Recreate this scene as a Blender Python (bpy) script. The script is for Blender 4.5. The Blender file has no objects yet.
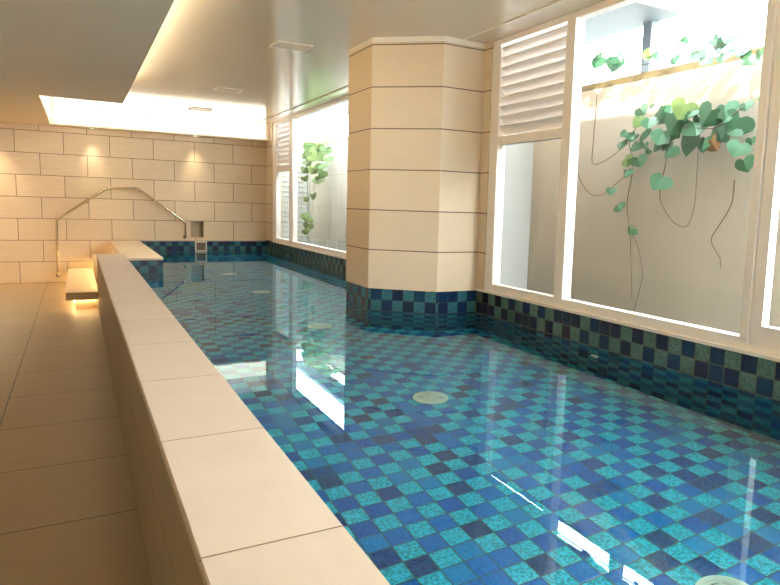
import bpy, bmesh, math, random
from mathutils import Vector, Matrix
random.seed(7)
scene = bpy.context.scene
COL = scene.collection

# ------------------------------------------------------------------ layout (metres)
HL = 0.7195            # top of pool ledge above walkway floor
WX = 2.68              # inner face of window-side pool wall
YB = 11.29             # back wall
YN = -3.5              # wall behind the viewpoint
XL = -2.6              # wall beyond the walkway
LW = 0.3225            # ledge width
YE = 8.234             # far end of ledge
ZW = 0.512             # water level
ZP = -0.2              # pool floor
ZC = 2.62              # low ceiling
ZU = 2.94              # raised ceiling
T = 0.1018             # mosaic tile module

# ------------------------------------------------------------------ materials
def mat(name):
    m = bpy.data.materials.new(name); m.use_nodes = True
    nt = m.node_tree; nt.nodes.clear()
    out = nt.nodes.new('ShaderNodeOutputMaterial')
    return m, nt, out

def N(nt, typ, **kw):
    n = nt.nodes.new(typ)
    for k, v in kw.items():
        setattr(n, k, v)
    return n

def math_(nt, op, a, b=None, c=None):
    n = nt.nodes.new('ShaderNodeMath'); n.operation = op
    for i, v in enumerate((a, b, c)):
        if v is None: continue
        if isinstance(v, (int, float)): n.inputs[i].default_value = v
        else: nt.links.new(v, n.inputs[i])
    return n.outputs[0]

def mix(nt, fac, a, b, blend='MIX'):
    n = nt.nodes.new('ShaderNodeMix'); n.data_type = 'RGBA'; n.blend_type = blend
    for s, v in (('Factor', fac), ('A', a), ('B', b)):
        sock = [i for i in n.inputs if i.name == s and (i.type == 'RGBA' or s == 'Factor')][0]
        if isinstance(v, (int, float)): sock.default_value = v
        elif isinstance(v, tuple): sock.default_value = v if len(v) == 4 else v + (1,)
        else: nt.links.new(v, sock)
    return [o for o in n.outputs if o.type == 'RGBA'][0]

def plain(name, col, rough=0.5, metal=0.0, spec=0.5, noise=0.0, nscale=8.0):
    m, nt, out = mat(name)
    b = N(nt, 'ShaderNodeBsdfPrincipled')
    b.inputs['Roughness'].default_value = rough; b.inputs['Metallic'].default_value = metal
    b.inputs['Specular IOR Level'].default_value = spec
    if noise:
        tc = N(nt, 'ShaderNodeTexCoord'); nz = N(nt, 'ShaderNodeTexNoise')
        nz.inputs['Scale'].default_value = nscale; nz.inputs['Detail'].default_value = 4
        nt.links.new(tc.outputs['Object'], nz.inputs['Vector'])
        c = mix(nt, nz.outputs['Fac'], tuple(x * (1 - noise) for x in col), tuple(min(1, x * (1 + noise)) for x in col))
        nt.links.new(c, b.inputs['Base Color'])
    else:
        b.inputs['Base Color'].default_value = (*col, 1)
    nt.links.new(b.outputs[0], out.inputs[0])
    return m

def emit(name, col, s):
    m, nt, out = mat(name)
    e = N(nt, 'ShaderNodeEmission'); e.inputs[0].default_value = (*col, 1); e.inputs[1].default_value = s
    nt.links.new(e.outputs[0], out.inputs[0])
    return m

def stone(name, col, pu=None, pv=None, ou=0.0, ov=0.0, stagger=0.0, gap=0.006, gapcol=(0.16, 0.11, 0.07), rough=0.5, var=0.10, streak=(1.2, 6.0)):
    """stone slabs with joints; UV in metres"""
    m, nt, out = mat(name)
    b = N(nt, 'ShaderNodeBsdfPrincipled'); b.inputs['Roughness'].default_value = rough
    uv = N(nt, 'ShaderNodeUVMap'); sp = N(nt, 'ShaderNodeSeparateXYZ'); nt.links.new(uv.outputs[0], sp.inputs[0])
    u, v = sp.outputs[0], sp.outputs[1]
    mask = None; rowv = None; colv = None
    if pv:
        vs = math_(nt, 'DIVIDE', math_(nt, 'SUBTRACT', v, ov), pv)
        rowv = math_(nt, 'FLOOR', vs); f = math_(nt, 'SUBTRACT', vs, rowv)
        d = math_(nt, 'MULTIPLY', math_(nt, 'MINIMUM', f, math_(nt, 'SUBTRACT', 1.0, f)), pv)
        mask = math_(nt, 'LESS_THAN', d, gap / 2)
    if pu:
        us = math_(nt, 'DIVIDE', math_(nt, 'SUBTRACT', u, ou), pu)
        if stagger and pv:
            us = math_(nt, 'ADD', us, math_(nt, 'MULTIPLY', math_(nt, 'FLOORED_MODULO', rowv, 2.0), stagger))
        colv = math_(nt, 'FLOOR', us); f = math_(nt, 'SUBTRACT', us, colv)
        d = math_(nt, 'MULTIPLY', math_(nt, 'MINIMUM', f, math_(nt, 'SUBTRACT', 1.0, f)), pu)
        mu = math_(nt, 'LESS_THAN', d, gap / 2)
        mask = mu if mask is None else math_(nt, 'MAXIMUM', mask, mu)
    cmb = N(nt, 'ShaderNodeCombineXYZ')
    for i, s in enumerate((colv, rowv)):
        if s is not None: nt.links.new(s, cmb.inputs[i])
    wn = N(nt, 'ShaderNodeTexWhiteNoise'); wn.noise_dimensions = '3D'; nt.links.new(cmb.outputs[0], wn.inputs['Vector'])
    mp = N(nt, 'ShaderNodeMapping'); mp.inputs['Scale'].default_value = (streak[0], streak[1], 1)
    add = N(nt, 'ShaderNodeVectorMath'); add.operation = 'ADD'
    nt.links.new(uv.outputs[0], add.inputs[0])
    sc = N(nt, 'ShaderNodeVectorMath'); sc.operation = 'SCALE'; sc.inputs['Scale'].default_value = 7.0
    nt.links.new(wn.outputs['Color'], sc.inputs[0]); nt.links.new(sc.outputs[0], add.inputs[1])
    nt.links.new(add.outputs[0], mp.inputs[0])
    n1 = N(nt, 'ShaderNodeTexNoise'); n1.inputs['Scale'].default_value = 3.0; n1.inputs['Detail'].default_value = 6; n1.inputs['Roughness'].default_value = 0.65
    nt.links.new(mp.outputs[0], n1.inputs['Vector'])
    lo = tuple(c * (1 - var) for c in col); hi = tuple(min(1, c * (1 + var)) for c in col)
    c = mix(nt, n1.outputs['Fac'], lo, hi)
    br = math_(nt, 'ADD', 0.95, math_(nt, 'MULTIPLY', wn.outputs['Value'], 0.10))
    hsv = N(nt, 'ShaderNodeHueSaturation'); nt.links.new(c, hsv.inputs['Color']); nt.links.new(br, hsv.inputs['Value'])
    c = hsv.outputs[0]
    if mask is not None:
        c = mix(nt, mask, c, gapcol)
        bp = N(nt, 'ShaderNodeBump'); bp.inputs['Strength'].default_value = 0.4; bp.inputs['Distance'].default_value = 0.003
        nt.links.new(math_(nt, 'SUBTRACT', math_(nt, 'MULTIPLY', n1.outputs['Fac'], 0.15), mask), bp.inputs['Height'])
        nt.links.new(bp.outputs[0], b.inputs['Normal'])
    nt.links.new(c, b.inputs['Base Color'])
    nt.links.new(b.outputs[0], out.inputs[0])
    return m

def mosaic(name, ou, ov, teal, blues, grout, teal_share=0.88, vary=0.5, glaze=0.7):
    """glazed square pool tiles in a checker of teal and mixed blues; UV in metres"""
    m, nt, out = mat(name)
    b = N(nt, 'ShaderNodeBsdfPrincipled'); b.inputs['Roughness'].default_value = 0.22
    uv = N(nt, 'ShaderNodeUVMap'); sp = N(nt, 'ShaderNodeSeparateXYZ'); nt.links.new(uv.outputs[0], sp.inputs[0])
    us = math_(nt, 'DIVIDE', math_(nt, 'SUBTRACT', sp.outputs[0], ou), T)
    vs = math_(nt, 'DIVIDE', math_(nt, 'SUBTRACT', sp.outputs[1], ov), T)
    iu, iv = math_(nt, 'FLOOR', us), math_(nt, 'FLOOR', vs)
    fu, fv = math_(nt, 'SUBTRACT', us, iu), math_(nt, 'SUBTRACT', vs, iv)
    du = math_(nt, 'MINIMUM', fu, math_(nt, 'SUBTRACT', 1.0, fu))
    dv = math_(nt, 'MINIMUM', fv, math_(nt, 'SUBTRACT', 1.0, fv))
    dm = math_(nt, 'MINIMUM', du, dv)
    gm = math_(nt, 'LESS_THAN', dm, 0.028)
    cmb = N(nt, 'ShaderNodeCombineXYZ'); nt.links.new(iu, cmb.inputs[0]); nt.links.new(iv, cmb.inputs[1])
    wn = N(nt, 'ShaderNodeTexWhiteNoise'); wn.noise_dimensions = '3D'; nt.links.new(cmb.outputs[0], wn.inputs['Vector'])
    par = math_(nt, 'FLOORED_MODULO', math_(nt, 'ADD', iu, iv), 2.0)
    sepc = N(nt, 'ShaderNodeSeparateColor'); nt.links.new(wn.outputs['Color'], sepc.inputs[0])
    r1, r2 = sepc.outputs[0], sepc.outputs[1]
    ramp = N(nt, 'ShaderNodeValToRGB'); ramp.color_ramp.interpolation = 'CONSTANT'
    els = ramp.color_ramp.elements
    while len(els) < len(blues): els.new(0.5)
    for e, (pos, c) in zip(els, blues): e.position = pos; e.color = (*c, 1)
    nt.links.new(r1, ramp.inputs[0])
    is_blue = math_(nt, 'MAXIMUM', math_(nt, 'GREATER_THAN', par, 0.5), math_(nt, 'GREATER_THAN', r2, teal_share))
    # mottled glaze
    nz = N(nt, 'ShaderNodeTexNoise'); nz.inputs['Scale'].default_value = 85; nz.inputs['Detail'].default_value = 3
    addv = N(nt, 'ShaderNodeVectorMath'); addv.operation = 'ADD'
    nt.links.new(uv.outputs[0], addv.inputs[0]); nt.links.new(wn.outputs['Color'], addv.inputs[1])
    nt.links.new(addv.outputs[0], nz.inputs['Vector'])
    rr = N(nt, 'ShaderNodeMapRange'); rr.inputs['From Min'].default_value = 0.38; rr.inputs['From Max'].default_value = 0.62
    nt.links.new(nz.outputs['Fac'], rr.inputs[0])
    gl = rr.outputs[0]
    tc = mix(nt, gl, tuple(x * (1 - vary) for x in teal), tuple(min(1, x * (1 + 0.55 * vary)) for x in teal))
    bc = mix(nt, math_(nt, 'MULTIPLY', gl, glaze), mix(nt, 0.40, ramp.outputs[0], (0.001, 0.004, 0.03)), mix(nt, 0.40, ramp.outputs[0], (0.01, 0.22, 0.50)))
    c = mix(nt, is_blue, tc, bc)
    c = mix(nt, gm, c, grout)
    nt.links.new(c, b.inputs['Base Color'])
    bp = N(nt, 'ShaderNodeBump'); bp.inputs['Strength'].default_value = 0.35; bp.inputs['Distance'].default_value = 0.003
    hh = math_(nt, 'ADD', math_(nt, 'MINIMUM', math_(nt, 'MULTIPLY', dm, 10.0), 1.0), math_(nt, 'MULTIPLY', nz.outputs['Fac'], 0.25))
    nt.links.new(hh, bp.inputs['Height']); nt.links.new(bp.outputs[0], b.inputs['Normal'])
    nt.links.new(b.outputs[0], out.inputs[0])
    return m

STONE = (0.64, 0.505, 0.345)
M = {}
M['wall'] = stone('wall_sandstone_tile', STONE, 0.69, 0.36, -1.385, 0.0, 0.5, gap=0.010, var=0.13, streak=(1.0, 7.0))
M['shaft'] = stone('column_sandstone', (0.68, 0.55, 0.40), None, 0.36, 0, -0.005, 0, gap=0.010, var=0.06, streak=(1, 2))
M['floor'] = stone('walkway_tile', (0.245, 0.165, 0.09), 0.75, 0.75, -1.0, 1.87 - 7.5, 0, gap=0.009, gapcol=(0.05, 0.03, 0.02), rough=0.45, var=0.14, streak=(1.0, 2.6))
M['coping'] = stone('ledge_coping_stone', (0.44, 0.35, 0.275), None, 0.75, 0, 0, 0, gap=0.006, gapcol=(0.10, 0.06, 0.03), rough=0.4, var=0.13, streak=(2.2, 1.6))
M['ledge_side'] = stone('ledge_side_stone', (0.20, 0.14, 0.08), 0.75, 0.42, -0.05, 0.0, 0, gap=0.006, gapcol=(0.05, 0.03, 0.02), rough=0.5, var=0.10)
M['step'] = stone('step_stone', (0.62, 0.49, 0.34), None, None, rough=0.45, var=0.08)
M['mosaic'] = mosaic('pool_mosaic', 0.7, 0.859, (0.03, 0.47, 0.61),
                     [(0.0, (0.006, 0.24, 0.56)), (0.22, (0.003, 0.14, 0.50)), (0.52, (0.002, 0.075, 0.36)), (0.76, (0.002, 0.02, 0.16)), (0.90, (0.014, 0.012, 0.08))],
                     (0.05, 0.10, 0.09))
M['band'] = mosaic('waterline_mosaic', 2.3856, HL - 10 * T, (0.075, 0.145, 0.115),
                   [(0.0, (0.010, 0.026, 0.055)), (0.25, (0.010, 0.012, 0.026)), (0.62, (0.018, 0.012, 0.028)), (0.88, (0.04, 0.016, 0.022))],
                   (0.10, 0.095, 0.065), vary=0.4, glaze=0.12)
M['dim_lining'] = mosaic('dimmed_underwater_mosaic', 2.3856, HL - 10 * T, (0.018, 0.15, 0.19),
                     [(0.0, (0.004, 0.075, 0.15)), (0.40, (0.003, 0.04, 0.10)), (0.75, (0.003, 0.014, 0.05))], (0.03, 0.08, 0.08), glaze=0.2)  # darker tile copy below water, the dimness there put into the colour
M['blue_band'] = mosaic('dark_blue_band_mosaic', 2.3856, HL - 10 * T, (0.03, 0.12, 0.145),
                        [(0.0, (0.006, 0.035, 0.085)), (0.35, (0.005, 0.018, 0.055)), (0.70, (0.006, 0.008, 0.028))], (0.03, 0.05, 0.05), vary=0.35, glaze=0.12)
M['low_ceiling'] = plain('matt_painted_ceiling', (0.92, 0.83, 0.68), 0.85, noise=0.02)
M['white_paint'] = plain('warm_white_paint', (0.82, 0.76, 0.68), 0.6)
M['frame'] = plain('window_frame_paint', (0.95, 0.89, 0.84), 0.4)
M['louver'] = plain('louver_paint', (0.86, 0.82, 0.80), 0.45)
M['steel'] = plain('brushed_stainless_steel', (0.60, 0.53, 0.43), 0.2, 1.0)
M['plastic'] = plain('cream_plastic', (0.86, 0.84, 0.72), 0.35)
M['dark'] = plain('dark_gap', (0.03, 0.03, 0.03), 0.8)
M['chrome'] = plain('pale_metal_frame', (0.66, 0.62, 0.54), 0.35, 0.6)
M['niche'] = plain('niche_lining', (0.40, 0.31, 0.20), 0.6, noise=0.05)
M['shaded_flap'] = plain('skimmer_interior_shade', (0.13, 0.09, 0.06), 0.5)  # shade inside the skimmer opening painted as this dark brown
M['leaf_light'] = plain('ivy_leaf_sunlit', (0.065, 0.135, 0.035), 0.5, noise=0.35, nscale=5)  # lighter leaf copy, daylight on the far ivy put into its green
M['cove'] = emit('warm_cove_led', (1.0, 0.84, 0.59), 36.0)
M['cove_far'] = emit('far_cove_led', (1.0, 0.87, 0.68), 3.2)
M['cove_wash'] = emit('wall_washing_led', (1.0, 0.78, 0.50), 34.0)
M['step_led'] = emit('step_led', (1.0, 0.70, 0.30), 22.0)
M['lamp'] = emit('downlight_lens', (1.0, 0.85, 0.62), 14.0)
M['stucco'] = plain('pale_stucco', (0.45, 0.385, 0.31), 0.9, noise=0.05, nscale=3)
M['curb'] = plain('weathered_stone_cap', (0.16, 0.11, 0.05), 0.9, noise=0.3, nscale=5)
M['white_wall'] = plain('white_render', (0.40, 0.40, 0.38), 0.85)
M['white_wall_far'] = stone('pale_tiled_render', (0.52, 0.51, 0.46), 1.2, .6, 0, .2, 0, gap=.008, gapcol=(.3, .3, .27), rough=.8, var=.03)
M['screen'] = plain('pale_metal_screen', (0.36, 0.39, 0.38), 0.5)
M['roof'] = plain('pale_blue_roof', (0.11, 0.14, 0.18), 0.7)
M['gravel'] = plain('light_gravel', (0.10, 0.10, 0.07), 0.95, noise=0.3, nscale=40)
M['vine'] = plain('woody_vine', (0.08, 0.05, 0.03), 0.8)
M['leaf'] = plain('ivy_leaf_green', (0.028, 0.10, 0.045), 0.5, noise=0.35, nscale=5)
M['leaf_pale'] = plain('ivy_leaf_pale', (0.12, 0.19, 0.05), 0.5, noise=0.2, nscale=6)
M['leaf_dry'] = plain('withered_leaf', (0.20, 0.10, 0.03), 0.7, noise=0.3, nscale=30)

# raised ceiling: glossy pale panels
m, nt, out = mat('glossy_ceiling_panel')
b = N(nt, 'ShaderNodeBsdfPrincipled')
b.inputs['Base Color'].default_value = (0.82, 0.74, 0.62, 1); b.inputs['Roughness'].default_value = 0.13
b.inputs['IOR'].default_value = 1.6; b.inputs['Specular IOR Level'].default_value = 0.6
b.inputs['Coat Weight'].default_value = 0.5; b.inputs['Coat Roughness'].default_value = 0.05
tc = N(nt, 'ShaderNodeTexCoord'); mp = N(nt, 'ShaderNodeMapping'); mp.inputs['Scale'].default_value = (2.0, 22.0, 1)
nz = N(nt, 'ShaderNodeTexNoise'); nz.inputs['Scale'].default_value = 1.5; nz.inputs['Detail'].default_value = 3
nt.links.new(tc.outputs['Object'], mp.inputs[0]); nt.links.new(mp.outputs[0], nz.inputs['Vector'])
bp = N(nt, 'ShaderNodeBump'); bp.inputs['Strength'].default_value = 0.10; bp.inputs['Distance'].default_value = 0.004
nt.links.new(nz.outputs['Fac'], bp.inputs['Height'])
nt.links.new(bp.outputs[0], b.inputs['Normal']); nt.links.new(bp.outputs[0], b.inputs['Coat Normal'])
nt.links.new(b.outputs[0], out.inputs[0]); M['gloss'] = m

# window glass: thin clear panes that mirror at glancing angles
m, nt, out = mat('clear_window_glass')
tr = N(nt, 'ShaderNodeBsdfTransparent'); tr.inputs[0].default_value = (0.96, 0.98, 0.97, 1)
gl = N(nt, 'ShaderNodeBsdfGlossy'); gl.inputs['Roughness'].default_value = 0.0
fr = N(nt, 'ShaderNodeLayerWeight'); fr.inputs['Blend'].default_value = 0.5
mx = N(nt, 'ShaderNodeMixShader')
nt.links.new(math_(nt, 'ADD', 0.02, math_(nt, 'MULTIPLY', math_(nt, 'POWER', fr.outputs['Facing'], 5.0), 0.9)), mx.inputs[0])
nt.links.new(tr.outputs[0], mx.inputs[1]); nt.links.new(gl.outputs[0], mx.inputs[2]); nt.links.new(mx.outputs[0], out.inputs[0])
M['glass'] = m

# pool water: refracting surface with faint ripples
m, nt, out = mat('pool_water')
g = N(nt, 'ShaderNodeBsdfGlass'); g.inputs['IOR'].default_value = 1.33; g.inputs['Roughness'].default_value = 0.0
g.inputs['Color'].default_value = (0.80, 0.98, 1.0, 1)
tc = N(nt, 'ShaderNodeTexCoord'); mp = N(nt, 'ShaderNodeMapping'); mp.inputs['Scale'].default_value = (1.0, 1.6, 1)
nz = N(nt, 'ShaderNodeTexNoise'); nz.inputs['Scale'].default_value = 4.0; nz.inputs['Detail'].default_value = 2
nt.links.new(tc.outputs['Object'], mp.inputs[0]); nt.links.new(mp.outputs[0], nz.inputs['Vector'])
bp = N(nt, 'ShaderNodeBump'); bp.inputs['Strength'].default_value = 0.06; bp.inputs['Distance'].default_value = 0.003
nt.links.new(nz.outputs['Fac'], bp.inputs['Height']); nt.links.new(bp.outputs[0], g.inputs['Normal'])
nt.links.new(g.outputs[0], out.inputs[0]); M['water'] = m

# ------------------------------------------------------------------ mesh helpers
class MB:
    def __init__(self): self.v = []; self.f = []
    def poly(self, pts):
        n = len(self.v); self.v += [tuple(p) for p in pts]; self.f.append(list(range(n, n + len(pts))))
    def box(self, x0, x1, y0, y1, z0, z1):
        P = [(x0,y0,z0),(x1,y0,z0),(x1,y1,z0),(x0,y1,z0),(x0,y0,z1),(x1,y0,z1),(x1,y1,z1),(x0,y1,z1)]
        n = len(self.v); self.v += P
        for q in ((0,3,2,1),(4,5,6,7),(0,1,5,4),(1,2,6,5),(2,3,7,6),(3,0,4,7)): self.f.append([n+i for i in q])
        return self
    def prism(self, pts, z0, z1):
        n = len(self.v); k = len(pts)
        self.v += [(x, y, z0) for x, y in pts] + [(x, y, z1) for x, y in pts]
        self.f.append([n+i for i in range(k)][::-1]); self.f.append([n+k+i for i in range(k)])
        for i in range(k):
            j = (i+1) % k; self.f.append([n+i, n+j, n+k+j, n+k+i])
        return self
    def tube(self, pts, r, seg=8, r1=None):
        pts = [Vector(p) for p in pts]; n0 = len(self.v); K = len(pts)
        up = None
        for i, p in enumerate(pts):
            t = (pts[min(i+1, K-1)] - pts[max(i-1, 0)]).normalized()
            if up is None:
                up = t.orthogonal().normalized()
            up = (up - t * up.dot(t)).normalized(); w = t.cross(up)
            rr = r if r1 is None else r + (r1 - r) * i / max(1, K-1)
            for s in range(seg):
                a = 2*math.pi*s/seg; self.v.append(tuple(p + up*math.cos(a)*rr + w*math.sin(a)*rr))
        for i in range(K-1):
            for s in range(seg):
                a, b2 = n0+i*seg+s, n0+i*seg+(s+1) % seg
                self.f.append([a, b2, b2+seg, a+seg])
        self.f.append([n0+s for s in range(seg)][::-1]); self.f.append([n0+(K-1)*seg+s for s in range(seg)])
        return self
    def ring(self, c, r0, r1, z0, z1, seg=36):
        """flat annulus with thickness about the z axis"""
        n = len(self.v); cx, cy = c
        for r, z in ((r0, z0), (r1, z0), (r1, z1), (r0, z1)):
            for s in range(seg):
                a = 2*math.pi*s/seg; self.v.append((cx + r*math.cos(a), cy + r*math.sin(a), z))
        for k in range(4):
            for s in range(seg):
                s2 = (s+1) % seg; k2 = (k+1) % 4
                self.f.append([n+k*seg+s, n+k*seg+s2, n+k2*seg+s2, n+k2*seg+s])
        return self
    def disc(self, c, r, z0, z1, seg=36):
        return self.prism([(c[0]+r*math.cos(2*math.pi*s/seg), c[1]+r*math.sin(2*math.pi*s/seg)) for s in range(seg)], z0, z1)
    def build(self, name, material, parent=None, bevel=0.0, smooth=False, uvdir=None):
        off = Vector(parent.location) if parent is not None else Vector((0, 0, 0))
        if parent is not None and parent.parent is not None: off = off + Vector(parent.parent.location)
        me = bpy.data.meshes.new(name)
        me.from_pydata([tuple(Vector(p) - off) for p in self.v], [], self.f)
        bm = bmesh.new(); bm.from_mesh(me)
        bmesh.ops.recalc_face_normals(bm, faces=bm.faces)
        if bevel:
            bmesh.ops.bevel(bm, geom=list(bm.edges), offset=bevel, segments=2, affect='EDGES', clamp_overlap=True)
        uv = bm.loops.layers.uv.new('UVMap')
        for f in bm.faces:
            nx, ny, nz = (abs(c) for c in f.normal)
            for l in f.loops:
                p = l.vert.co + off
                if nz >= max(nx, ny): l[uv].uv = (p.x, p.y)
                elif nx > 0.75: l[uv].uv = (p.y, p.z)
                elif ny > 0.85: l[uv].uv = (p.x, p.z)
                else:
                    d = Vector((-f.normal.y, f.normal.x, 0)).normalized(); l[uv].uv = (p.x*d.x + p.y*d.y, p.z)
            if smooth: f.smooth = True
        bm.to_mesh(me); bm.free()
        me.materials.append(material)
        o = bpy.data.objects.new(name, me); COL.objects.link(o)
        if parent is not None: o.parent = parent
        return o

def tag(o, label=None, cat=None, group=None, kind=None):
    if label: o['label'] = label
    if cat: o['category'] = cat
    if group: o['group'] = group
    if kind: o['kind'] = kind
    return o

def empty(name, loc, label=None, cat=None, group=None, kind=None):
    o = bpy.data.objects.new(name, None); COL.objects.link(o); o.location = loc; o.empty_display_size = 0.1
    return tag(o, label, cat, group, kind)

def copy_tree(o, parent=None):
    c = o.copy(); COL.objects.link(c)
    if parent is not None: c.parent = parent
    for ch in list(o.children): copy_tree(ch, c)
    return c

def box(x0, x1, y0, y1, z0, z1): return MB().box(x0, x1, y0, y1, z0, z1)

# ------------------------------------------------------------------ room shell
tag(box(XL, -0.02, YN, YB, -0.12, 0.0).build('floor', M['floor']), 'brown stone tiled walkway floor left of the pool', 'floor', kind='structure')
# back wall, with a square recess left open for the niche
NX0, NX1, NZ0, NZ1 = 1.294, 1.528, 0.765, 1.085
w = MB()
w.box(XL, NX0, YB, YB+0.25, -0.3, 3.0); w.box(NX1, 3.0, YB, YB+0.25, -0.3, 3.0)
w.box(NX0, NX1, YB, YB+0.25, -0.3, NZ0); w.box(NX0, NX1, YB, YB+0.25, NZ1, 3.0)
tag(w.build('wall_far', M['wall']), 'sandstone block wall at the far end of the pool', 'wall', kind='structure')
tag(box(XL-0.2, XL, YN, YB, -0.12, 3.0).build('wall_left', M['wall']), 'sandstone wall along the walkway', 'wall', kind='structure')
tag(box(XL, 3.0, YN-0.2, YN, -0.3, 3.0).build('wall_near', M['wall']), 'sandstone wall at the near end of the pool', 'wall', kind='structure')
n = MB(); n.box(NX0, NX1, YB+0.13, YB+0.16, NZ0, NZ1)
for bx in ((NX0, NX0+.012, NZ0, NZ1), (NX1-.012, NX1, NZ0, NZ1), (NX0+.012, NX1-.012, NZ0, NZ0+.012), (NX0+.012, NX1-.012, NZ1-.012, NZ1)):
    n.box(bx[0], bx[1], YB+0.004, YB+0.13, bx[2], bx[3])
tag(n.build('wall_niche', M['niche']), 'small square recess in the far wall just above the skimmer', 'niche')

# ceilings: low matt soffit (L-shaped, with the cove notch) and raised glossy ceiling
lc = MB()
lc.box(XL, -0.25, YN, 7.6, ZC, 3.0); lc.box(-0.25, 0.0, YN, 7.58, ZC, ZC+.04); lc.box(-0.02, 0.0, YN, 7.58, ZC+.04, ZC+.10); lc.box(-0.25, 0.0, 7.58, 7.6, ZC, 3.0); lc.box(XL, -0.87, 7.6, YB, ZC, 3.0); lc.box(-0.87, WX+0.1, 11.0, YB, ZC, 3.0)
tag(lc.build('ceiling', M['low_ceiling']), 'low matt ceiling over the walkway and along the far wall', 'ceiling', kind='structure')
uc = MB(); uc.box(-0.25, 2.45, YN, 7.58, ZU, 3.0); uc.box(0.0, 2.45, 7.58, 7.6, ZU, 3.0); uc.box(-0.87, 2.45, 7.6, 11.0, ZU, 3.0)
tag(uc.build('ceiling.001', M['gloss']), 'raised glossy ceiling over the water', 'ceiling', kind='structure')
tag(box(2.455, WX+0.12, YN, YB, ZU-0.006, 3.0).build('ceiling.002', M['gloss']), 'narrow glossy ceiling strip along the window heads', 'ceiling', kind='structure')
tag(box(2.449, 2.457, YN, 11.0, ZU-0.012, ZU+0.02).build('trim_1', M['white_paint']), 'thin pale seam strip along the glossy ceiling beside the windows', 'trim', kind='structure')
tag(box(XL-0.2, 2.95, YN-0.2, YB+0.25, 3.0, 3.25).build('roof_slab', M['roof']), 'flat roof slab over the pool room', 'roof', kind='structure')

# right-hand wall pieces above and below the windows
wr = MB()
wr.box(WX, WX+0.14, 3.50, 5.10, HL+0.02, 2.95)
wr.box(WX, WX+0.14, 10.83, YB, HL+0.02, 2.95)
tag(wr.build('wall_right', M['shaft']), 'narrow sandstone wall strips between the garden windows', 'wall', kind='structure')

# ------------------------------------------------------------------ pool
pool = empty('pool_basin', (1.3, 4.0, ZP), 'long shallow pool basin lined with teal and blue mosaic tiles', 'pool', kind='structure')
box(-0.02, WX+0.18, YN, YB, ZP-0.1, ZP).build('pool_floor', M['mosaic'], pool)
box(WX, WX+0.18, YN, YB, ZW, HL).build('window_side_lining', M['band'], pool)
box(WX, WX+0.18, YN, YB, ZP, ZW).build('window_side_lining', M['dim_lining'], pool)
box(-0.02, 0.0, YN, 7.57, ZP, HL-0.03).build('ledge_side_lining', M['band'], pool)
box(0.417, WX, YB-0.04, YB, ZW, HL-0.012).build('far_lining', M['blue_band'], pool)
box(0.417, WX, YB-0.04, YB, ZP, ZW).build('far_lining', M['dim_lining'], pool)
box(0.0, WX, YN, YN+0.03, ZP, HL).build('near_lining', M['band'], pool)
tag(box(0.417, WX, YB-0.05, YB, HL-0.012, HL+0.006).build('trim_2', M['coping']), 'thin stone lip on top of the far mosaic band', 'trim', kind='structure')
tag(box(WX-0.004, WX+0.07, YN, 3.618, HL, HL+0.02).build('trim_3', M['white_paint']), 'pale lilac sill strip under the near windows', 'trim', kind='structure')
tag(box(WX-0.004, WX+0.07, 5.03, 10.83, HL, HL+0.02).build('trim_4', M['white_paint']), 'pale sill strip under the far window', 'trim', kind='structure')

COLP = [(WX, 3.618), (2.263, 3.618), (1.777, 4.04), (1.777, 4.605), (2.263, 5.03), (WX, 5.03)]
wat = MB()
wat.poly([(x, y, ZW) for x, y in [(0.0, YN+.03), (WX, YN+.03)] + COLP + [(WX, YB-.04), (.417, YB-.04), (.417, 7.57), (0, 7.57)]])
tag(wat.build('pool_water', M['water']), 'still clear pool water reflecting the windows and far wall', 'water', kind='stuff')

# column standing in the water
cl = empty('column', (2.2, 4.3, ZP), 'bevelled sandstone column standing in the pool on a blue mosaic foot', 'column', kind='structure')
MB().prism(COLP, HL, ZU).build('shaft', M['shaft'], cl)
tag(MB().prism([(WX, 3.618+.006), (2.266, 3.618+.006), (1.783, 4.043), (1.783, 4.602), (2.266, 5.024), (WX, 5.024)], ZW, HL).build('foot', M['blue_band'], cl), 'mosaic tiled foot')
MB().prism([(WX, 3.618+.006), (2.266, 3.618+.006), (1.783, 4.043), (1.783, 4.602), (2.266, 5.024), (WX, 5.024)], ZP, ZW).build('submerged_foot', M['dim_lining'], cl)
hb = MB(); hb.prism([(WX-.001, 3.615), (2.261, 3.615), (1.774, 4.039), (1.774, 4.606), (2.262, 5.033), (WX-.001, 5.033)], ZU-0.045, ZU-0.001)
hb.build('top_trim', M['white_paint'], cl)

# ledge between walkway and pool
lg = empty('pool_ledge', (-0.16, 2.4, 0), 'long raised sandstone ledge between the walkway and the pool', 'ledge')
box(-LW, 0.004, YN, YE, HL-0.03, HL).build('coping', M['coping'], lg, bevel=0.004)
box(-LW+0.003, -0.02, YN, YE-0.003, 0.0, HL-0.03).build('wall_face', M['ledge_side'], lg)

# landing and lit steps by the far wall
ld = empty('entry_landing', (0.2, 9.4, 0), 'stone landing at ledge height above the steps beside the far wall', 'landing')
box(-0.035, 0.425, YE, YB, HL-0.03, HL).build('coping', M['step'], ld, bevel=0.004)
box(0.006, 0.425, 7.56, YE, HL-0.03, HL-0.0005).build('coping_front', M['step'], ld, bevel=0.003)
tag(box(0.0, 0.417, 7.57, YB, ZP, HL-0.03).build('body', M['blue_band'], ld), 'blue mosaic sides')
box(-0.02, 0.0, YE, YB, 0.48, HL-0.03).build('riser', M['step'], ld)
box(-0.045, -0.0355, YE+.012, YB, HL-.062, HL-.001).build('nosing', M['step'], ld, bevel=0.003)
box(-0.032, -0.022, YE+0.05, YB-0.05, HL-0.042, HL-0.030).build('light_strip', M['step_led'], ld)

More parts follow.
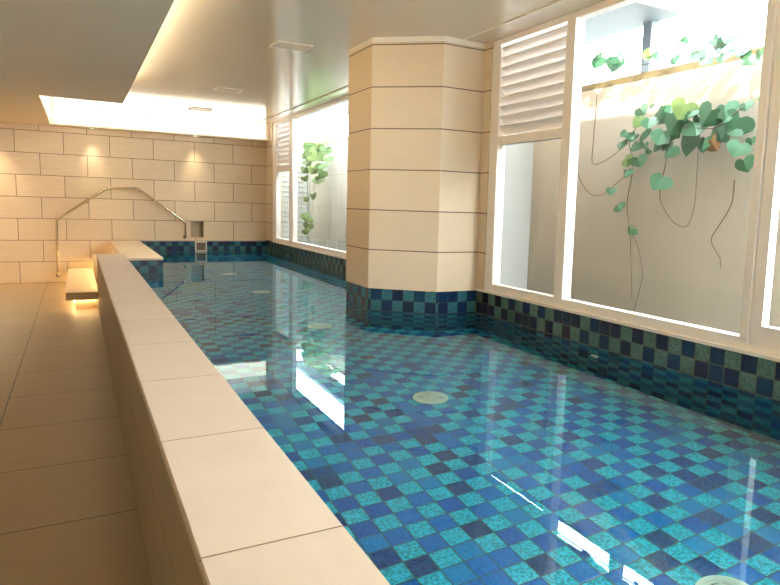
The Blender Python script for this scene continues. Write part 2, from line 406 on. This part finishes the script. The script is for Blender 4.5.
s1 = empty('entry_step', (-0.5, 9.6, 0), 'lowest floating stone step with a warm glow underneath', 'step', group='lit steps up to the pool')
box(-0.69, -LW, 8.05, YB, 0.14, 0.24).build('tread', M['step'], s1, bevel=0.004)
box(-0.58, -LW, 8.26, YB, 0.0, 0.14).build('support', M['step'], s1)
st = MB(); st.box(-0.60, -0.585, 8.10, YB-0.05, 0.115, 0.139); st.box(-0.60, -LW-.01, 8.235, 8.252, 0.115, 0.139)
st.build('light_strip', M['step_led'], s1)
s2 = empty('entry_step.001', (-0.16, 9.8, 0), 'upper lit stone step just below the landing', 'step', group='lit steps up to the pool')
box(-LW, -0.02, YE, YB, 0.40, 0.48).build('tread', M['step'], s2, bevel=0.004)
box(-0.24, -0.02, YE, YB, 0.0, 0.40).build('support', M['step'], s2)
box(-0.26, -0.245, YE+0.05, YB-0.05, 0.375, 0.399).build('light_strip', M['step_led'], s2)

# stainless handrail on the far wall
def rounded(pts, r=0.05, k=5):
    pts = [Vector(p) for p in pts]; o = [pts[0]]
    for a, p, c in zip(pts, pts[1:], pts[2:]):
        d0 = (a-p).normalized(); d1 = (c-p).normalized(); rr = min(r, (a-p).length*.45, (c-p).length*.45)
        A, B = p+d0*rr, p+d1*rr
        for i in range(k+1):
            t = i/k; o.append(A*(1-t)**2 + p*2*t*(1-t) + B*t*t)
    o.append(pts[-1]); return o
YR = YB-0.08
hr = empty('handrail', (0.2, YB, 0.0), 'bent stainless steel handrail over the steps on the far wall', 'handrail')
rail = [(-.84, YB-.001, .115), (-.842, YR, .115), (-.828, YR, 1.08), (-.052, YR, 1.632), (.419, YR, 1.642), (1.187, YR, 1.062), (1.192, YR, .785), (1.192, YB-.001, .785)]
MB().tube(rounded(rail, .05), .019, 10).build('rail', M['steel'], hr, smooth=True)
for (x, z) in ((-.833, .80), (-.37, 1.405), (.64, 1.475)):
    MB().tube(rounded([(x, YB-.001, z-.05), (x, YR, z-.05), (x, YR, z-.012)], .03), .008, 8).build('bracket', M['steel'], hr, smooth=True)
for (x, z) in ((-.84, .115), (1.192, .785)):
    MB().tube([(x, YB-.001, z), (x, YB-.009, z)], .036, 16).build('wall_flange', M['steel'], hr)

# skimmer in the far band
sk = empty('pool_skimmer', (1.465, YB-.04, .61), 'square metal framed skimmer opening in the far mosaic band', 'skimmer')
f = MB()
for q in ((1.36, 1.385, .515, .708), (1.545, 1.57, .515, .708), (1.385, 1.545, .515, .54), (1.385, 1.545, .683, .708)):
    f.box(q[0], q[1], YB-.058, YB-.041, q[2], q[3])
f.build('frame', M['chrome'], sk)
box(1.385, 1.545, YB-.047, YB-.041, .54, .683).build('shaded_flap', M['shaded_flap'], sk)

# return fittings in the window-side wall
def inlet(y, z, label):
    e = empty('return_inlet', (WX, y, z), label, 'inlet', group='white water inlets')
    r = MB(); q = []
    MB().tube([(WX-.001, y, z), (WX-.010, y, z)], .034, 20).build('flange', M['plastic'], e)
    MB().tube([(WX-.010, y, z), (WX-.016, y, z)], .014, 14).build('nozzle', M['dark'], e)
inlet(2.008, .254, 'round white inlet under water in the window-side mosaic wall')

# floor drains
def drain():
    e = empty('pool_drain', (1.37, 2.06, ZP), None, 'drain', 'round floor drains down the middle of the pool')
    c = (1.37, 2.06)
    MB().ring(c, .088, .112, ZP+.001, ZP+.012).build('rim', M['plastic'], e)
    g = MB()
    for r0, r1 in ((.0735, .086), (.0545, .067), (.0355, .048), (.0165, .029)): g.ring(c, r0, r1, ZP+.004, ZP+.011)
    g.disc(c, .010, ZP+.004, ZP+.011, 16)
    for k in range(6):
        a = k*math.pi/3; dx, dy = math.cos(a), math.sin(a); px, py = -dy*.006, dx*.006
        g.prism([(c[0]+dx*.01+px, c[1]+dy*.01+py), (c[0]+dx*.01-px, c[1]+dy*.01-py), (c[0]+dx*.09-px, c[1]+dy*.09-py), (c[0]+dx*.09+px, c[1]+dy*.09+py)], ZP+.004, ZP+.0105)
    g.build('grate', M['plastic'], e)
    MB().disc(c, .09, ZP+.0005, ZP+.003).build('well', M['dark'], e)
    return e
d0 = drain()
d0['label'] = 'round cream floor drain under water in front of the column'
for y, x, lab in ((-.06, 1.40, 'nearest round cream floor drain under water at the bottom edge of the photo'),
               (4.19, 1.37, 'round cream floor drain under water left of the column'),
               (6.30, 1.36, 'second round floor drain from the far wall, seen under the reflected wall'),
               (8.14, 1.36, 'round floor drain farthest from the viewer, nearest the skimmer')):
    c = copy_tree(d0); c.location = (x, y, ZP); c['label'] = lab

# ------------------------------------------------------------------ ceiling fittings
def vent():
    e = empty('ceiling_vent', (1.27, 4.78, ZU), None, 'vent', 'ceiling vents over the pool')
    x0, x1, y0, y1 = 1.10, 1.44, 4.64, 4.92
    f = MB()
    for q in ((x0, x1, y0, y0+.02), (x0, x1, y1-.02, y1), (x0, x0+.02, y0+.02, y1-.02), (x1-.02, x1, y0+.02, y1-.02)): f.box(*q, ZU-.013, ZU-.001)
    f.build('frame', M['white_paint'], e)
    g = MB(); k = 7
    for i in range(k):
        yy = y0+.035 + i*(y1-y0-.07)/(k-1); g.box(x0+.02, x1-.02, yy-.006, yy+.006, ZU-.007, ZU-.001)
    g.build('grille', M['gloss'], e)
    return e
v0 = vent(); v0['label'] = 'shallow square ceiling vent nearest the viewer, left of the column top'
for y, lab in ((7.66, 'ceiling vent between the nearest vent and the bright far cove'), (9.9, 'ceiling vent seen as a thin line inside the bright far cove')):
    c = copy_tree(v0); c.location = (1.27, y, ZU); c['label'] = lab

def downlight(x, lab, power=40, spread=55, tilt=4):
    y = 11.14
    e = empty('downlight', (x, y, ZC), lab, 'downlight', 'recessed downlights along the far wall')
    MB().ring((x, y), .030, .044, ZC-.008, ZC-.0005, 24).build('trim_ring', M['white_paint'], e)
    MB().disc((x, y), .030, ZC-.004, ZC-.0005, 20).build('lens', M['lamp'], e)
    l = bpy.data.lights.new('downlight_beam', 'SPOT'); l.energy = power; l.color = (1, .80, .52); l.spot_size = math.radians(spread); l.spot_blend = 1.0; l.shadow_soft_size = .025
    o = bpy.data.objects.new('downlight_beam', l); COL.objects.link(o); o.parent = e; o.location = (0, 0, -.02)
    o.rotation_euler = (math.radians(tilt), 0, 0)
for x, lab in ((-.27, 'small recessed downlight above the handrail at the far wall'), (1.37, 'small recessed downlight above the skimmer at the far wall'), (-1.91, 'unseen downlight added over the walkway end to brighten the floor')):
    downlight(x, lab, *((300, 110, -20) if x < -1 else (40, 55, 4)))  # the walkway one is added out of view to brighten the floor

def cove(x0, x1, y0, y1, key, lab, z0=ZC+.075, z1=ZU-.012):
    e = empty('cove_light', ((x0+x1)/2, (y0+y1)/2, ZC+.05), lab, 'cove light', 'long cove lights round the raised ceiling')
    box(x0, x1, y0, y1, z0, z1).build('diffuser', M[key], e)
    return e
cove(-.13, -.07, YN+.05, 7.50, 'cove', 'long warm cove light along the edge of the walkway ceiling', ZC+.041, ZC+.065)
cove(-.869, -.858, 7.66, 10.94, 'cove_far', 'short cove light at the walkway end of the far recess')
cove(-.80, WX-.08, 10.988, 10.999, 'cove_far', 'bright cove light along the far wall recess', ZC+.03)
cove(-.80, -.06, 7.601, 7.612, 'cove_wash', 'cove light on the near side of the far recess')

# ------------------------------------------------------------------ windows
FX0, FX1 = WX+.02, WX+.10
def pane(e, y0, y1, z0, z1, x=WX+.055):
    box(x, x+.008, y0, y1, z0, z1).build('pane', M['glass'], e)
def louver(e, y0, y1, z0, z1, step=.083):
    m_ = MB(); z = z0+.01
    while z < z1-.03:
        m_.prism([], 0, 0) if False else None
        a = [(FX0+.005, z+.078), (FX0+.013, z+.086), (FX1-.008, z+.016), (FX1-.016, z+.008)]
        n = len(m_.v)
        m_.v += [(x, y0, zz) for x, zz in a] + [(x, y1, zz) for x, zz in a]
        m_.f += [[n, n+1, n+2, n+3], [n+7, n+6, n+5, n+4]] + [[n+i, n+4+i, n+4+(i+1) % 4, n+(i+1) % 4] for i in range(4)]
        z += step
    m_.build('louver', M['louver'], e)
ZT = ZU-.055
w1 = empty('window_1', (WX+.06, 2.1, HL+.02), 'near garden window with louver and large clear pane beside the column', 'window', kind='structure')
f = MB(); Z0 = HL+.02
f.box(FX0, FX1, .845, 3.46, Z0, Z0+.065); f.box(FX0, FX1, .845, 3.50, ZT, ZU-.007)
f.box(FX0-.006, FX1, 3.38, 3.50, Z0, ZT); f.box(FX0-.006, FX1, 2.42, 2.52, Z0+.065, ZT); f.box(FX0-.006, FX1, .845, .893, Z0+.065, ZT)
f.box(FX0, FX1, 2.52, 3.38, 2.035, 2.105)
f.build('frame', M['frame'], w1)
louver(w1, 2.52, 3.38, 2.105, ZT)
pane(w1, 2.52, 3.38, Z0+.065, 2.035); pane(w1, .893, 2.42, Z0+.065, ZT)

w2 = empty('window_2', (WX+.06, 7.6, HL+.02), 'far garden window beyond the column with ivy outside', 'window', kind='structure')
f = MB()
f.box(FX0, FX1, 5.10, 10.83, Z0, Z0+.07); f.box(FX0, FX1, 5.10, 10.83, ZT, ZU-.007)
f.box(FX0-.006, FX1, 10.60, 10.83, Z0+.07, ZT); f.box(FX0-.006, FX1, 9.54, 9.74, Z0+.07, ZT); f.box(FX0-.006, FX1, 5.10, 5.2, Z0+.07, ZT)
f.box(FX0, FX1, 9.74, 10.60, 2.03, 2.14)
f.build('frame', M['frame'], w2)
louver(w2, 9.74, 10.60, 2.14, ZT)
pane(w2, 9.74, 10.60, Z0+.07, 2.03); pane(w2, 7.78, 9.54, Z0+.07, ZT); pane(w2, 5.2, 7.80, Z0+.07, ZT, WX+.067)

w3 = empty('window_3', (WX+.06, -.5, HL+.02), 'clear sliding garden window at the right edge', 'window', kind='structure')
f = MB()
f.box(FX0, FX1, YN, .843, Z0, Z0+.03); f.box(FX0, FX1, YN, .843, ZT, ZU-.007); f.box(FX0, FX1, YN, -3.4, Z0+.03, ZT)
f.build('frame', M['frame'], w3)
for ya, yb in ((-.66, .84), (-2.05, -.66), (-3.4, -2.05)):
    s = MB(); s.box(FX0+.012, FX1-.01, ya, yb, Z0+.03, HL+.165); s.box(FX0+.012, FX1-.01, ya, yb, ZT-.06, ZT)
    s.box(FX0+.012, FX1-.01, yb-.066, yb, HL+.165, ZT-.06); s.box(FX0+.012, FX1-.01, ya, ya+.066, HL+.165, ZT-.06)
    s.build('sash', M['frame'], w3)
    pane(w3, ya+.066, yb-.066, HL+.165, ZT-.06)

# ------------------------------------------------------------------ outside: light well, screen, eave
tag(box(2.86, 12, -8, 20, 0.1, 0.2).build('ground', M['gravel']), 'pale gravel strip outside the windows', 'ground', kind='structure')
gw = empty('garden_wall', (3.7, 3, .2), 'pale rendered garden wall outside the windows with ivy on top', 'garden wall', kind='structure')
box(3.6, 3.85, .3, 4.2, .2, 2.58).build('body', M['stucco'], gw)  # near end cut short out of view so open sky brightens the pool
tag(box(3.6, 3.85, 4.2, 14, .2, 2.58).build('body', M['white_wall_far'], gw), 'whiter far stretch')
tag(box(2.9, 3.6, 11.75, 11.9, .2, 2.58).build('sky_block_wall', M['white_wall']), 'added wall behind the slatted screen that blocks the sky', 'wall', kind='structure')  # added to keep bright sky from showing between the slats
box(3.60, 3.90, .3, 14, 2.58, 2.64).build('cap', M['curb'], gw)
tag(box(2.9, 3.6, 4.05, 4.35, .2, 2.3).build('partition_wall', M['white_wall']), 'white pier across the light well behind the small pane', 'pier')
sc_ = empty('louver_screen', (3.2, 11.45, .2), 'pale slatted screen outside the far window', 'screen')
s = MB(); z = .3
while z < 2.5:
    n = len(s.v); a = [(11.42, z), (11.43, z-.008), (11.50, z+.062), (11.49, z+.07)]
    s.v += [(2.9, y, zz) for y, zz in a] + [(3.56, y, zz) for y, zz in a]
    s.f += [[n, n+1, n+2, n+3], [n+7, n+6, n+5, n+4]] + [[n+i, n+4+i, n+4+(i+1) % 4, n+(i+1) % 4] for i in range(4)]
    z += .10
s.build('slats', M['screen'], sc_)
p_ = MB(); p_.box(2.86, 2.9, 11.40, 11.52, .2, 2.58); p_.box(3.56, 3.6, 11.40, 11.52, .2, 2.58); p_.box(2.9, 3.56, 11.40, 11.52, 2.52, 2.58)
p_.build('frame', M['screen'], sc_)
ev = empty('canopy', (3.6, 6, 3.2), 'pale blue flat canopy outside above the garden wall', 'canopy')
box(2.96, 4.1, 2.6, 5.6, 3.2, 3.27).build('roof_panel', M['roof'], ev)
box(3.68, 4.1, 5.6, 13, 3.2, 3.27).build('roof_panel', M['roof'], ev)
box(4.02, 4.12, 12.9, 13.0, .2, 3.2).build('post', M['roof'], ev)
box(2.96, 4.3, 2.5, 2.6, 3.17, 3.29).build('edge_beam', M['white_wall'], ev)
box(4.02, 4.12, 2.95, 3.05, .2, 3.2).build('post', M['roof'], ev)

# ------------------------------------------------------------------ ivy
def leaf(mb, c, size, nrm, roll):
    """heart-shaped, folded and slightly cupped leaf with a real thickness"""
    outl = [(0, .0), (.17, .17), (.40, .18), (.58, .02), (.60, -.18), (.44, -.40), (.20, -.58), (0, -.72)]
    pts = outl + [(-x, y) for x, y in outl[-2:0:-1]]
    nrm = Vector(nrm).normalized(); upv = Vector((0, 0, 1)); r = upv.cross(nrm).normalized(); u = nrm.cross(r)
    ca, sa = math.cos(roll), math.sin(roll)
    R, U = r*ca + u*sa, u*ca - r*sa
    th = .0012; n = len(mb.v); k = len(pts)
    for sgn in (1, -1):
        for x, y in pts:
            dep = -.30*abs(x)*size - .12*(y+.3)**2*size
            mb.v.append(tuple(Vector(c) + R*x*size + U*(y+.3)*size + nrm*(dep + sgn*th)))
        mb.v.append(tuple(Vector(c) + nrm*(.0 + sgn*th)))
    cen = n+k; cen2 = n+2*k+1
    for i in range(k):
        j = (i+1) % k
        mb.f.append([n+i, n+j, cen]); mb.f.append([n+k+1+j, n+k+1+i, cen2]); mb.f.append([n+i, n+k+1+i, n+k+1+j, n+j])

def ivy(name, loc, label, leaves, vines, pale_every=6, dry=None, extra=0, xbase=3.46, face=(-1, -.2), green='leaf', ymax=99):
    leaves = [[min(y, ymax), z, s] for y, z, s in leaves]
    rnd = random.Random(len(leaves))
    e = empty(name, loc, label, 'ivy')
    g, pl, dr = MB(), MB(), MB()
    for i, (y, z, s) in enumerate(leaves):
        if xbase > 3.43 and y < 2.3 and s > .08: s *= 1.2
        tgt = dr if dry == i else (pl if i % pale_every == 3 else g)
        leaf(tgt, (xbase + rnd.uniform(-.05, .02), y, z), s*1.3, (face[0], face[1] + rnd.uniform(-.5, .5), rnd.uniform(-.1, .7)), rnd.uniform(-.7, .7))
    for _ in range(extra):
        y0, z0, s0 = rnd.choice(leaves)
        leaf(pl if rnd.random() < .25 else g, (xbase + rnd.uniform(-.04, .02), min(ymax, y0 + rnd.uniform(-.1, .1)), z0 + rnd.uniform(-.05, .06)), s0*rnd.uniform(.55, .9), (face[0], face[1] + rnd.uniform(-.6, .6), rnd.uniform(-.1, .8)), rnd.uniform(-1, 1))
    g.build('foliage', M[green], e)
    if pl.v: tag(pl.build('foliage', M['leaf_pale'], e), 'yellow-green leaves')
    if dr.v: tag(dr.build('withered_leaf', M['leaf_dry'], e), 'brown withered leaf')
    for v in vines:
        pts = rounded([tuple(q) if len(q) == 3 else (xbase + .02*math.sin(3*q[0]), q[0], q[1]) for q in v], .08, 4)
        MB().tube(pts, .0045, 5, .0028).build('vine', M['vine'], e)

near_leaves = [[2.998,2.761,.105],[2.802,2.711,.119],[2.714,2.744,.083],[2.403,2.751,.111],[2.329,2.706,.071],[2.07,2.775,.075],[1.969,2.648,.081],[1.803,2.686,.1],[1.684,2.71,.084],[1.574,2.609,.096],[1.712,2.58,.084],[1.894,2.585,.073],[1.537,2.536,.082],[2.148,2.629,.068],[2.514,2.218,.106],[2.591,2.104,.083],[2.417,2.09,.097],[2.343,2.186,.095],[2.661,2.134,.067],[2.641,2.034,.067],[2.496,2.016,.09],[2.414,2.287,.08],[2.267,2.232,.102],[2.213,2.067,.109],[2.104,2.141,.115],[2.021,2.244,.113],[1.92,2.117,.126],[1.822,2.179,.123],[1.729,2.072,.121],[1.611,2.103,.126],[1.533,1.934,.09],[1.538,2.224,.069],[1.998,1.991,.128],[2.286,1.995,.079],[2.135,1.955,.093],[2.475,1.894,.09],[2.595,1.891,.075],[2.543,1.799,.075],[2.211,1.72,.11],[2.712,1.652,.06],[2.62,1.518,.076],[2.513,1.329,.067],[1.47,1.822,.082],[1.857,1.996,.088],[1.693,2.207,.099],[1.771,1.983,.087],[2.154,2.273,.077]]
near_vines = [[[3.294,2.581],[3.285,2.311],[3.269,2.111],[3.174,1.781],[3.03,1.627],[2.865,1.618],[2.674,1.753],[2.546,1.832]],[[3.001,2.497],[3.013,2.197],[3.025,1.875],[2.83,1.927],[2.609,2.056]],[[2.542,1.791],[2.588,1.543],[2.523,1.32],[2.427,1.218],[2.341,.979],[2.423,.677]],[[2.523,1.32],[2.492,1.088],[2.452,.757]],[[2.142,2.137],[2.165,1.972],[2.22,1.704],[2.23,1.587],[2.087,1.419],[1.923,1.365],[1.869,1.552],[1.879,1.954],[1.903,2.115]],[[1.553,1.729],[1.552,1.556],[1.716,1.302],[1.65,1.219],[1.613,1.179],[1.607,1.108]],[[2.021,2.244],[2.512,2.202],[2.612,2.081],[2.553,1.914],[2.542,1.791]],[[1.537,2.217],[1.73,2.086],[1.92,2.117],[2.142,2.137]],[[3.294,2.66],[2.7,2.67],[2.2,2.66],[1.6,2.67],[1.2,2.66]]]
ivy('ivy', (3.5, 2.1, 2.64), 'green ivy trailing over the garden wall outside the large near pane', near_leaves, near_vines, 11, dry=45, extra=34)
edge_leaves = [[1.298,1.919,.092],[1.266,1.736,.079],[1.262,1.474,.06],[1.2,2.1,.1],[1.1,2.0,.1],[1.15,2.25,.11],[1.0,2.2,.11],[.9,2.1,.11],[1.05,1.75,.08],[1.25,2.35,.1],[1.1,2.45,.1],[.95,2.6,.1],[.8,2.5,.11],[1.2,2.62,.1]]
ivy('ivy.001', (3.5, 1.2, 2.64), 'small trail of ivy seen through the window at the right edge', edge_leaves, [[[1.25,2.64],[1.22,2.1],[1.26,1.74],[1.26,1.47]],[[1.1,2.64],[1.08,2.0],[1.05,1.72]],[[.85,2.64],[.88,2.2]]], 5, extra=6)
far_leaves = [[11.2,2.53,.164],[11.0,2.6,.18],[10.8,2.616,.175],[10.504,2.6,.17],[10.112,2.6,.165],[9.74,2.56,.143],[11.0,2.474,.177],[10.617,2.465,.171],[10.217,2.423,.167],[11.2,2.393,.141],[10.913,2.329,.175],[10.44,2.324,.169],[10.048,2.269,.146],[11.25,2.26,.142],[11.033,2.18,.138],[10.61,2.183,.172],[10.154,2.146,.148],[10.431,2.027,.151],[10.602,1.899,.172],[10.785,2.075,.135],[11.3,2.103,.123],[11.25,1.935,.101],[11.3,1.532,.083],[11.25,1.226,.123],[11.3,1.159,.104],[11.2,1.006,.143],[11.25,.901,.103],[11.009,1.143,.079],[10.895,1.595,.078]]
far_vines = [[[11.2,2.607],[11.28,2.24],[11.3,1.532],[11.25,1.226],[11.2,.925]],[[10.503,2.62],[10.61,2.201],[10.543,1.879]],[[10.61,2.201],[10.895,1.595],[11.009,1.143]],[[9.74,2.65],[10.504,2.66],[11.2,2.65]]]
far_leaves = [[y-.3, z, s] for y, z, s in far_leaves]; far_vines = [[[y-.3, z] for y, z in v] for v in far_vines] + [[[3.66, y, 2.646], [3.5, y, 2.66], [3.41, y-.03, 2.5]] for y in (9.7, 10.3, 10.8)]
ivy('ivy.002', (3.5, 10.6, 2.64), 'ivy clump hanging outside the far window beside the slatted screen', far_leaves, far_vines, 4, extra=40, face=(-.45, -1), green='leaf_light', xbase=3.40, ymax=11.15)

# ------------------------------------------------------------------ daylight
wd = bpy.data.worlds.new('sky'); scene.world = wd; wd.use_nodes = True
wd.node_tree.nodes['Background'].inputs[0].default_value = (0.93, 0.97, 1.0, 1)
wd.node_tree.nodes['Background'].inputs[1].default_value = 26.0
sl = bpy.data.lights.new('sun', 'SUN'); sl.energy = 15; sl.angle = math.radians(.6); sl.color = (1, .93, .78)
so = bpy.data.objects.new('sun', sl); COL.objects.link(so); so.location = (6, -6, 8)
so.rotation_euler = Vector((.35, .80, -.506)).to_track_quat('-Z', 'Y').to_euler()

# ------------------------------------------------------------------ camera
cam = bpy.data.cameras.new('camera'); co = bpy.data.objects.new('camera', cam); COL.objects.link(co)
F = 641.4669
cam.sensor_fit = 'HORIZONTAL'; cam.sensor_width = 36; cam.lens = F/780*36
cam.shift_x = -50.9768/780; cam.shift_y = -11.5493/780
cam.clip_start = .02
R = Matrix(((0.8708630250555929, 0.029880967854594098, -0.49061667251643076), (-0.49057727584859173, 0.11481901972661118, -0.8638000515917991), (0.030520943825457135, 0.9929369166614226, 0.11465056266286051)))
mw = R.to_4x4(); mw.translation = (-0.5268786263415891, -1.3655152951132796, 1.479646860344385)
co.matrix_world = mw
scene.camera = co

scene.view_settings.view_transform = 'Standard'; scene.view_settings.look = 'None'
scene.view_settings.exposure = 0.28; scene.view_settings.gamma = 1.0; scene.view_settings.use_curve_mapping = False
scene.cycles.use_denoising = True
scene.cycles.max_bounces = 14; scene.cycles.diffuse_bounces = 6; scene.cycles.transmission_bounces = 12; scene.cycles.transparent_max_bounces = 16
scene.cycles.sample_clamp_indirect = 6.0
